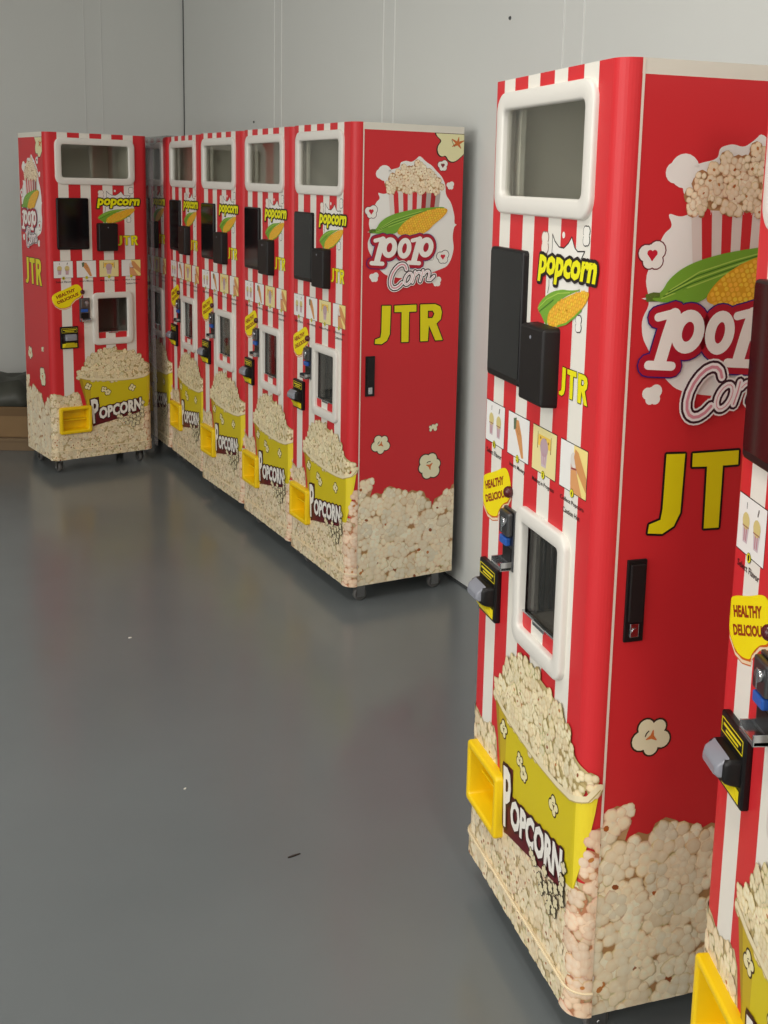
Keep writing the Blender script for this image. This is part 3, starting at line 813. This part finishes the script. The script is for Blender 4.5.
def make_machine(name):
    root = bpy.data.objects.new(name, None)
    root.empty_display_size = .2
    COL.objects.link(root)
    make_cabinet(root)
    make_door(root)
    # upper window
    bm = bmesh.new(); window_frame(bm, (.055, .508, 1.579, 1.824), HOLE_UP, .040, .014, .001, -.011, .005, .009)
    fr = link('display_window_frame', bm, M['white'], root, offset=OFF)
    bm = bmesh.new(); add_box(bm, HOLE_UP[0] - .01, HOLE_UP[1] + .01, .0010, .0050, HOLE_UP[2] - .01, HOLE_UP[3] + .01)
    link('window_pane', bm, M['glass'], fr, offset=OFF)
    bm = bmesh.new()
    open_box(bm, .062, .508, .007, .42, 1.545, 1.825)
    add_box(bm, .062, .096, .030, .040, 1.545, 1.825)           # folded flange beside the pane
    add_box(bm, .478, .508, .030, .040, 1.545, 1.825)
    add_cyl(bm, (.33, .20, 1.545), (.33, .20, 1.825), .010, n=14)
    link('display_chamber', bm, M['chamber'], root, offset=OFF)
    # lower window
    bm = bmesh.new()
    window_frame(bm, (.243, .482, .706, .996), (.2757, .4481, .7423, .9639), .030, .008, .001, -.013, .005, .004)
    fr = link('pickup_window_frame', bm, M['white'], root, offset=OFF)
    bm = bmesh.new(); add_box(bm, .270, .454, .0065, .0105, .774, .970)
    link('window_pane', bm, M['glass'], fr, offset=OFF)
    bm = bmesh.new(); add_box(bm, .2757, .4481, -.003, .005, .7750, .7785, bevel=.001); add_box(bm, .335, .390, -.006, .003, .7690, .7790, bevel=.002)
    link('glass_channel', bm, M['chrome'], fr, offset=OFF)
    bm = bmesh.new()
    open_box(bm, .262, .460, .012, .25, .765, .975, 0)
    add_box(bm, .262, .276, .012, .030, .765, .975, 1)
    for k in range(11):
        y = .045 + k * .019
        add_cyl(bm, (.268, y, .77), (.268, y, .97), .0055, n=8, mi=2)
    link('pickup_chamber', bm, [M['chamber_dark'], M['steel'], M['rib']], root, offset=OFF)
    # touch screen
    bm = bmesh.new(); slab(bm, (.0550, .2340, 1.2340, 1.5090), .010, .001, -.013, .004)
    sc = link('touch_screen', bm, M['black'], root, offset=OFF)
    bm = bmesh.new(); slab(bm, (.0600, .2290, 1.2480, 1.5040), .006, -.0128, -.0138, .0004)
    link('screen_glass', bm, M['screen'], sc, offset=OFF)
    # card reader box
    bm = bmesh.new(); slab(bm, (.2792, .3950, 1.2220, 1.3757), .009, .001, -.034, .006, taper=.002)
    cr_ = link('card_reader', bm, M['black_matte'], root, offset=OFF)
    bm = bmesh.new(); add_cyl(bm, (.335, -.0342, 1.352), (.335, -.0352, 1.352), .0035, n=12)
    link('indicator_lens', bm, M['bezel_grey'], cr_, offset=OFF)
    # round red button
    bm = bmesh.new()
    bmesh.ops.create_uvsphere(bm, u_segments=16, v_segments=10, radius=.0125)
    for v in bm.verts: v.co = Vector((.1885 + v.co.x, -.006 + v.co.y * .9, 1.0035 + v.co.z))
    link('push_button', bm, M['darkred'], root, smooth=True, offset=OFF)
    # coin acceptor
    bm = bmesh.new()
    add_box(bm, .1690, .2285, -.0075, .001, .8400, .9700, bevel=.002)
    add_box(bm, .1740, .2230, -.0200, -.007, .9150, .9660, bevel=.004)
    ca = link('coin_acceptor', bm, M['steel'], root, offset=OFF)
    bm = bmesh.new(); add_cyl(bm, (.205, -.019, .945), (.205, -.026, .945), .0100, n=14); add_box(bm, .203, .207, -.0275, -.0255, .925, .957, bevel=.0008)
    link('return_knob', bm, M['chrome'], ca, offset=OFF)
    bm = bmesh.new(); add_box(bm, .176, .214, -.0190, -.007, .8930, .9110, bevel=.003)
    link('coin_slot', bm, M['blue'], ca, offset=OFF)
    bm = bmesh.new()
    add_box(bm, .176, .220, -.0085, -.007, .8560, .8880, mi=0)
    link('coin_chute', bm, M['black'], ca, offset=OFF)
    bm = bmesh.new(); add_box(bm, .1720, .2250, -.0330, -.007, .8430, .8520, bevel=.002); add_box(bm, .1720, .1760, -.0330, -.007, .8430, .8620, bevel=.001); add_box(bm, .2210, .2250, -.0330, -.007, .8430, .8620, bevel=.001)
    link('coin_cup', bm, M['chrome'], ca, offset=OFF)
    # bill acceptor
    bm = bmesh.new()
    add_box(bm, .0550, .1560, -.0140, .001, .6980, .8190, bevel=.004)
    # projecting hood
    rings = []
    for (y, z0, z1, g) in ((-.012, .7300, .7780, 0), (-.028, .7340, .7780, .001), (-.036, .7370, .7750, .003), (-.040, .7400, .7700, .008)):
        rings.append([(x, y, z) for x, z in rrect(.0640 + g, .1480 - g, z0, z1, .008, 4)])
    loft(bm, rings, 0, close_last=True)
    ba = link('bill_acceptor', bm, M['black'], root, offset=OFF)
    bm = bmesh.new()
    rings = []
    for (y, z0, z1, g) in ((-.030, .7450, .7790, .010), (-.045, .7450, .7690, .012), (-.050, .7480, .7600, .018)):
        rings.append([(x, y, z) for x, z in rrect(.0620 + g, .1500 - g, z0, z1, .004, 3)])
    loft(bm, rings, 0, close_last=True)
    link('bill_mouth', bm, M['bezel_grey'], ba, offset=OFF)
    bm = bmesh.new()
    for pts in ([(.064, -.0148, .705), (.147, -.0148, .705), (.147, -.0148, .727), (.064, -.0148, .727)],):
        vs = [bm.verts.new(p) for p in pts]; bm.faces.new(vs)
    # raised yellow arrow wedge
    v = [bm.verts.new(p) for p in ((.070, -.015, .706), (.141, -.015, .706), (.125, -.034, .733), (.086, -.034, .733), (.125, -.015, .733), (.086, -.015, .733))]
    for idx in ((0, 1, 2, 3), (0, 3, 5), (1, 4, 2), (3, 2, 4, 5)): bm.faces.new([v[i] for i in idx])
    link('arrow_plate', bm, M['yellow_print'], ba, offset=OFF)
    bm = bmesh.new()
    for (x0, x1, z0, z1) in ((.062, .149, .8090, .8105), (.062, .149, .7860, .7875), (.062, .0635, .7860, .8105), (.1475, .149, .7860, .8105), (.070, .141, .7990, .8030), (.080, .131, .7915, .7950)):
        add_box(bm, x0, x1, -.0146, -.0138, z0, z1)
    link('printed_border', bm, M['yellow_print'], ba, offset=OFF)
    # yellow collection tray
    bm = bmesh.new()
    window_frame(bm, (.0370, .2210, .2250, .3740), (.0560, .2020, .2440, .3560), .012, .006, .001, -.022, .005, .060)
    add_box(bm, .052, .206, .050, .056, .238, .362)
    add_box(bm, .056, .202, .010, .052, .296, .301)
    link('collection_tray', bm, M['yellow'], root, offset=OFF)
    # side lock handles (service door lock)
    bm = bmesh.new()
    add_box(bm, W - .001, W + .005, .0600, .0985, .8310, .9855, bevel=.0015)
    lk = link('door_lock', bm, M['black'], root, offset=OFF)
    bm = bmesh.new(); add_box(bm, W + .004, W + .010, .0650, .0930, .8700, .9780, bevel=.002)
    link('swing_handle', bm, M['black_matte'], lk, offset=OFF)
    bm = bmesh.new(); add_box(bm, W + .004, W + .0075, .0700, .0880, .8400, .8660, bevel=.0015); add_cyl(bm, (W + .007, .079, .852), (W + .0095, .079, .852), .0060, n=14)
    link('lock_cylinder', bm, M['chrome'], lk, offset=OFF)
    # casters
    for (x, y) in ((.052, .070), (W - .052, .070), (.052, D - .060), (W - .052, D - .060)):
        bm = bmesh.new()
        add_box(bm, x - .028, x + .028, y - .028, y + .028, G - .006, G, bevel=.001)
        add_box(bm, x - .018, x - .0155, y - .012, y + .020, .018, G - .006); add_box(bm, x + .0155, x + .018, y - .012, y + .020, .018, G - .006)
        add_box(bm, x - .018, x + .018, y - .012, y + .020, G - .016, G - .012)
        add_cyl(bm, (x - .020, y + .006, .027), (x + .020, y + .006, .027), .005, n=10)
        cs = link('caster', bm, M['caster'], root, offset=OFF)
        bm = bmesh.new()
        prof = [(-.010, .023), (-.007, .027), (.007, .027), (.010, .023)]
        n = 24
        rings = [[(x + px, y + .006 + r * math.cos(2 * math.pi * k / n), .027 + r * math.sin(2 * math.pi * k / n)) for k in range(n)] for px, r in prof]
        loft(bm, rings, 0, True, True)
        link('wheel', bm, M['rubber'], cs, offset=OFF)
    return root

def children_of(o, allobs):
    return [c for c in allobs if c.parent == o]
def copy_tree(o, allobs, parent=None):
    c = o.copy(); COL.objects.link(c); c.parent = parent
    for ch in children_of(o, allobs): copy_tree(ch, allobs, c)
    return c

# ------------------------------------------------------------------ room shell
def plane_obj(name, pts, mat, thick_dir, t=0.08, extra=None, mats=None):
    bm = bmesh.new()
    a = [bm.verts.new(p) for p in pts]
    b = [bm.verts.new(Vector(p) + Vector(thick_dir) * t) for p in pts]
    bm.faces.new(a); bm.faces.new(b[::-1])
    n = len(a)
    for i in range(n): bm.faces.new((a[i], b[i], b[(i + 1) % n], a[(i + 1) % n]))
    if extra: extra(bm)
    bmesh.ops.recalc_face_normals(bm, faces=bm.faces)
    o = link(name, bm, mats or mat)
    o['kind'] = 'structure'
    return o
LA, LB = 12.0, 7.5
plane_obj('floor', [room(0, 0), room(LA, 0), room(LA, LB), room(0, LB)], M['floor'], (0, 0, -1))
plane_obj('ceiling', [room(0, 0, CEIL), room(LA, 0, CEIL), room(LA, LB, CEIL), room(0, LB, CEIL)], M['ceiling'], (0, 0, 1))

def strip_on_wall(bm, axis_pt, along, normal, w, t, mi, z0=0.0, z1=CEIL):
    """thin vertical strip centred at axis_pt standing t proud of the wall"""
    p = Vector(axis_pt); al = Vector(along); nn = Vector(normal)
    c = [p - al * w / 2, p + al * w / 2]
    q = [c[0] + nn * t, c[1] + nn * t]
    lo = [Vector((v.x, v.y, z0)) for v in (c[0], c[1], q[1], q[0])]; hi = [Vector((v.x, v.y, z1)) for v in (c[0], c[1], q[1], q[0])]
    a = [bm.verts.new(v) for v in lo]; b = [bm.verts.new(v) for v in hi]
    fs = [bm.faces.new(a[::-1]), bm.faces.new(b)] + [bm.faces.new((a[i], a[(i + 1) % 4], b[(i + 1) % 4], b[i])) for i in range(4)]
    for f in fs: f.material_index = mi
def right_extra(bm):
    for a in (1.83, 3.237, 4.65, 6.06, 7.47):
        for da in (0, .114):
            strip_on_wall(bm, room(a + da, 0), AX, BX, .004, .0015, 1)
            strip_on_wall(bm, room(a + da + .0045, 0), AX, BX, .003, .003, 2)
    strip_on_wall(bm, room(.006, 0), AX, BX, .012, .004, 3)
    for (x, y, z) in ((-1.0577, 6.675, 1.963), (.2671, 4.186, 2.234)):
        p = Vector((x, y, z)); d_ = (p - CORNER); a = d_.dot(AX)
        q = room(a, 0, z)
        vs = bmesh.ops.create_uvsphere(bm, u_segments=8, v_segments=6, radius=.007)['verts']
        for v in vs: v.co = q + v.co
        for f in set(f for v in vs for f in v.link_faces): f.material_index = 3
def left_extra(bm):
    for b in (.56, 1.97, 3.38, 4.8):
        for db in (0, .112):
            strip_on_wall(bm, room(0, b + db), BX, AX, .004, .0015, 1)
            strip_on_wall(bm, room(0, b + db + .0045), BX, AX, .003, .003, 2)
WM = [M['wall'], M['joint'], M['joint_light'], M['joint_dark']]
plane_obj('wall_right', [room(-.08, 0), room(LA, 0), room(LA, 0, CEIL), room(-.08, 0, CEIL)], None, -BX, extra=right_extra, mats=WM)
plane_obj('wall_left', [room(0, 0), room(0, LB), room(0, LB, CEIL), room(0, 0, CEIL)], None, -AX, extra=left_extra, mats=WM)
plane_obj('wall_back', [room(LA, 0), room(LA, LB), room(LA, LB, CEIL), room(LA, 0, CEIL)], M['wall'], AX)
plane_obj('wall_front', [room(0, LB), room(LA, LB), room(LA, LB, CEIL), room(0, LB, CEIL)], M['wall'], BX)
# thin dark strip where the floor meets the walls
bm = bmesh.new()
for (p, q, n_) in ((room(0, 0), room(LA, 0), BX), (room(0, 0), room(0, LB), AX)):
    a = [bm.verts.new(v) for v in (p + Vector((0, 0, 0)), q, q + n_ * .012, p + n_ * .012)]
    b = [bm.verts.new(v.co + Vector((0, 0, .006))) for v in a]
    bm.faces.new(b); [bm.faces.new((a[i], a[(i + 1) % 4], b[(i + 1) % 4], b[i])) for i in range(4)]
bmesh.ops.recalc_face_normals(bm, faces=bm.faces)
o = link('trim_1', bm, M['joint_dark']); o['kind'] = 'structure'

# ------------------------------------------------------------------ machines
POSES = [  # origin at the front left foot point of the front plane
    ('N1', 0.12330, 2.42934, -1.25308), ('M1', -0.57627, 4.61322, -1.05622), ('M2', -0.86817, 5.14496, -1.05414),
    ('M3', -1.17956, 5.69112, -1.02710), ('M4', -1.47246, 6.27121, -1.05676), ('M5', -1.76800, 6.79300, -1.05676),
    ('L', -2.03381, 5.89962, 0.65708), ('N2', 0.49397, 1.72108, -1.46500)]
LABELS = {
    'N1': 'tall striped popcorn vending machine at right foreground, its whole red side panel in view',
    'N2': 'popcorn vending machine cut off by the right edge of the picture',
    'M1': 'popcorn vending machine at the near end of the wall row, red side showing',
    'M2': 'second popcorn vending machine from the near end of the wall row',
    'M3': 'middle popcorn vending machine of the five in the wall row',
    'M4': 'fourth popcorn vending machine from the near end of the wall row',
    'M5': 'farthest popcorn vending machine of the wall row, dull under plastic film',
    'L': 'popcorn vending machine at far left, turned to face the room'}
proto = make_machine('popcorn_vending_machine')
tree = list(bpy.data.objects)
for i, (k, x, y, th) in enumerate(POSES):
    r = proto if i == 0 else copy_tree(proto, tree)
    c, s = math.cos(th), math.sin(th)
    r.location = (x + W / 2 * c - D / 2 * s, y + W / 2 * s + D / 2 * c, 0)
    r.rotation_euler = (0, 0, th)
    if k == 'L':      # this cabinet is a little narrower and shallower than the others
        sx, sy = .972, .90
        r.scale = (sx, sy, 1)
        r.location = (x + W / 2 * sx * c - D / 2 * sy * s, y + W / 2 * sx * s + D / 2 * sy * c, 0)
    tag(r, LABELS[k], 'vending machine', 'popcorn vending machines')
    if k == 'M5': far = r

# clear film hung over the farthest machine
bm = bmesh.new()
rnd = random.Random(3)
n = 26
x0, x1, yf, yb = -.004 - W / 2, W / 2 + .004, -D / 2 - .085, D / 2 + .006
prof = []
for k in range(n + 1):
    x = x0 + (x1 - x0) * k / n
    prof.append((x, yf + rnd.uniform(-.004, .004)))
zs = [.10, .35, .6, .85, 1.1, 1.35, 1.6, 1.80]
grid = [[bm.verts.new((x, y + rnd.uniform(-.003, .003), z)) for x, y in prof] for z in zs]
for a, b in zip(grid[:-1], grid[1:]):
    for k in range(n): bm.faces.new((a[k], a[k + 1], b[k + 1], b[k]))
back = [bm.verts.new((prof[0][0], -D / 2 + .0, 1.858)), bm.verts.new((prof[-1][0], -D / 2 + .0, 1.858))]
ve = [v for v in grid[-1]]
bm.faces.new([back[0], back[1]] + ve[::-1])
f1 = bm.verts.new((x0, yb, 1.858)); f2 = bm.verts.new((x1, yb, 1.858))
bm.faces.new([back[0], f1, f2, back[1]])
film = link('plastic_film_cover', bm, M['film'], smooth=True)
film.location = far.location; film.rotation_euler = far.rotation_euler
tag(film, 'hazy clear plastic film draped over the front of the farthest machine in the row', 'plastic cover')

# ------------------------------------------------------------------ cartons at far left
BOXP, BANG = Vector((-2.44, 6.42, 0)), .05
root = bpy.data.objects.new('cardboard_box', None); COL.objects.link(root)
root.location = (-2.79, 6.74, 0); root.rotation_euler = (0, 0, BANG)
bm = bmesh.new(); add_box(bm, -.42, .42, -.30, .28, .075, .258, bevel=.004)
link('carton', bm, M['card'], root)
bm = bmesh.new()
for sx in (-1, 1): add_box(bm, sx * .205 - .195, sx * .205 + .195, -.303, -.300, .205, .256, bevel=.001)
add_box(bm, -.02, .02, -.3045, -.3005, .075, .258)
link('flap', bm, M['card_dark'], root)
bm = bmesh.new()
for x in (-.36, 0, .36): add_box(bm, x - .05, x + .05, -.31, .29, .0, .055, bevel=.003)
add_box(bm, -.44, .44, -.335, -.235, .055, .075, bevel=.002); add_box(bm, -.44, .44, -.05, .05, .055, .075, bevel=.002); add_box(bm, -.44, .44, .18, .28, .055, .075, bevel=.002)
add_box(bm, -.44, .44, -.33, -.315, .0, .055, bevel=.002)
link('pallet_base', bm, M['wood'], root)
tag(root, 'flat brown cardboard carton on a low base at the left edge', 'box')
bm = bmesh.new()
rnd = random.Random(8)
nx, ny = 18, 12
vs = []
for j in range(ny + 1):
    row = []
    for i in range(nx + 1):
        x = -.42 + .84 * i / nx; y = -.30 + .56 * j / ny
        e = min(1, min(i, nx - i) / 2.0) * min(1, min(j, ny - j) / 2.0)
        z = .262 + (.095 + .04 * (x + .42) / .84 + .015 * math.sin(x * 23) + .012 * math.sin(y * 31 + x * 9) + rnd.uniform(-.006, .006)) * e
        row.append(bm.verts.new((x, y, z)))
    vs.append(row)
for j in range(ny):
    for i in range(nx): bm.faces.new((vs[j][i], vs[j][i + 1], vs[j + 1][i + 1], vs[j + 1][i]))
edge = [vs[0][i] for i in range(nx + 1)] + [vs[j][nx] for j in range(1, ny + 1)] + [vs[ny][i] for i in range(nx - 1, -1, -1)] + [vs[j][0] for j in range(ny - 1, 0, -1)]
bm.faces.new(edge[::-1])
o = link('folded_sheet', bm, M['sack'], smooth=True)
o.location = root.location; o.rotation_euler = root.rotation_euler
tag(o, 'heap of dark plastic sheeting lying on the cardboard carton', 'plastic sheet')

# ------------------------------------------------------------------ scrap on the floor
def scrap(x, y, l, w, ang, mat, label, cat, name):
    bm = bmesh.new()
    pts = [(-l / 2, -w * .3), (-l * .1, -w / 2), (l / 2, -w * .1), (l * .46, w * .3), (0, w / 2), (-l * .48, w * .2)]
    a = [bm.verts.new((p[0], p[1], 0.0)) for p in pts]; b = [bm.verts.new((p[0], p[1], .002)) for p in pts]
    bm.faces.new(b); bm.faces.new(a[::-1])
    for i in range(6): bm.faces.new((a[i], a[(i + 1) % 6], b[(i + 1) % 6], b[i]))
    o = link(name, bm, mat); o.location = (x, y, 0.0003); o.rotation_euler = (0, 0, ang)
    tag(o, label, cat)
scrap(-.2969, 2.482, .034, .006, .55, M['debris'], 'thin dark brown scrap lying on the open grey floor', 'scrap', 'floor_scrap')
scrap(-1.0424, 3.757, .012, .009, .2, M['white'], 'tiny white crumb on the grey floor, the farther of two', 'crumb', 'floor_crumb')
scrap(-.6283, 2.7715, .008, .006, .9, M['white'], 'tiny white crumb on the grey floor, nearer the dark scrap', 'crumb', 'floor_crumb')
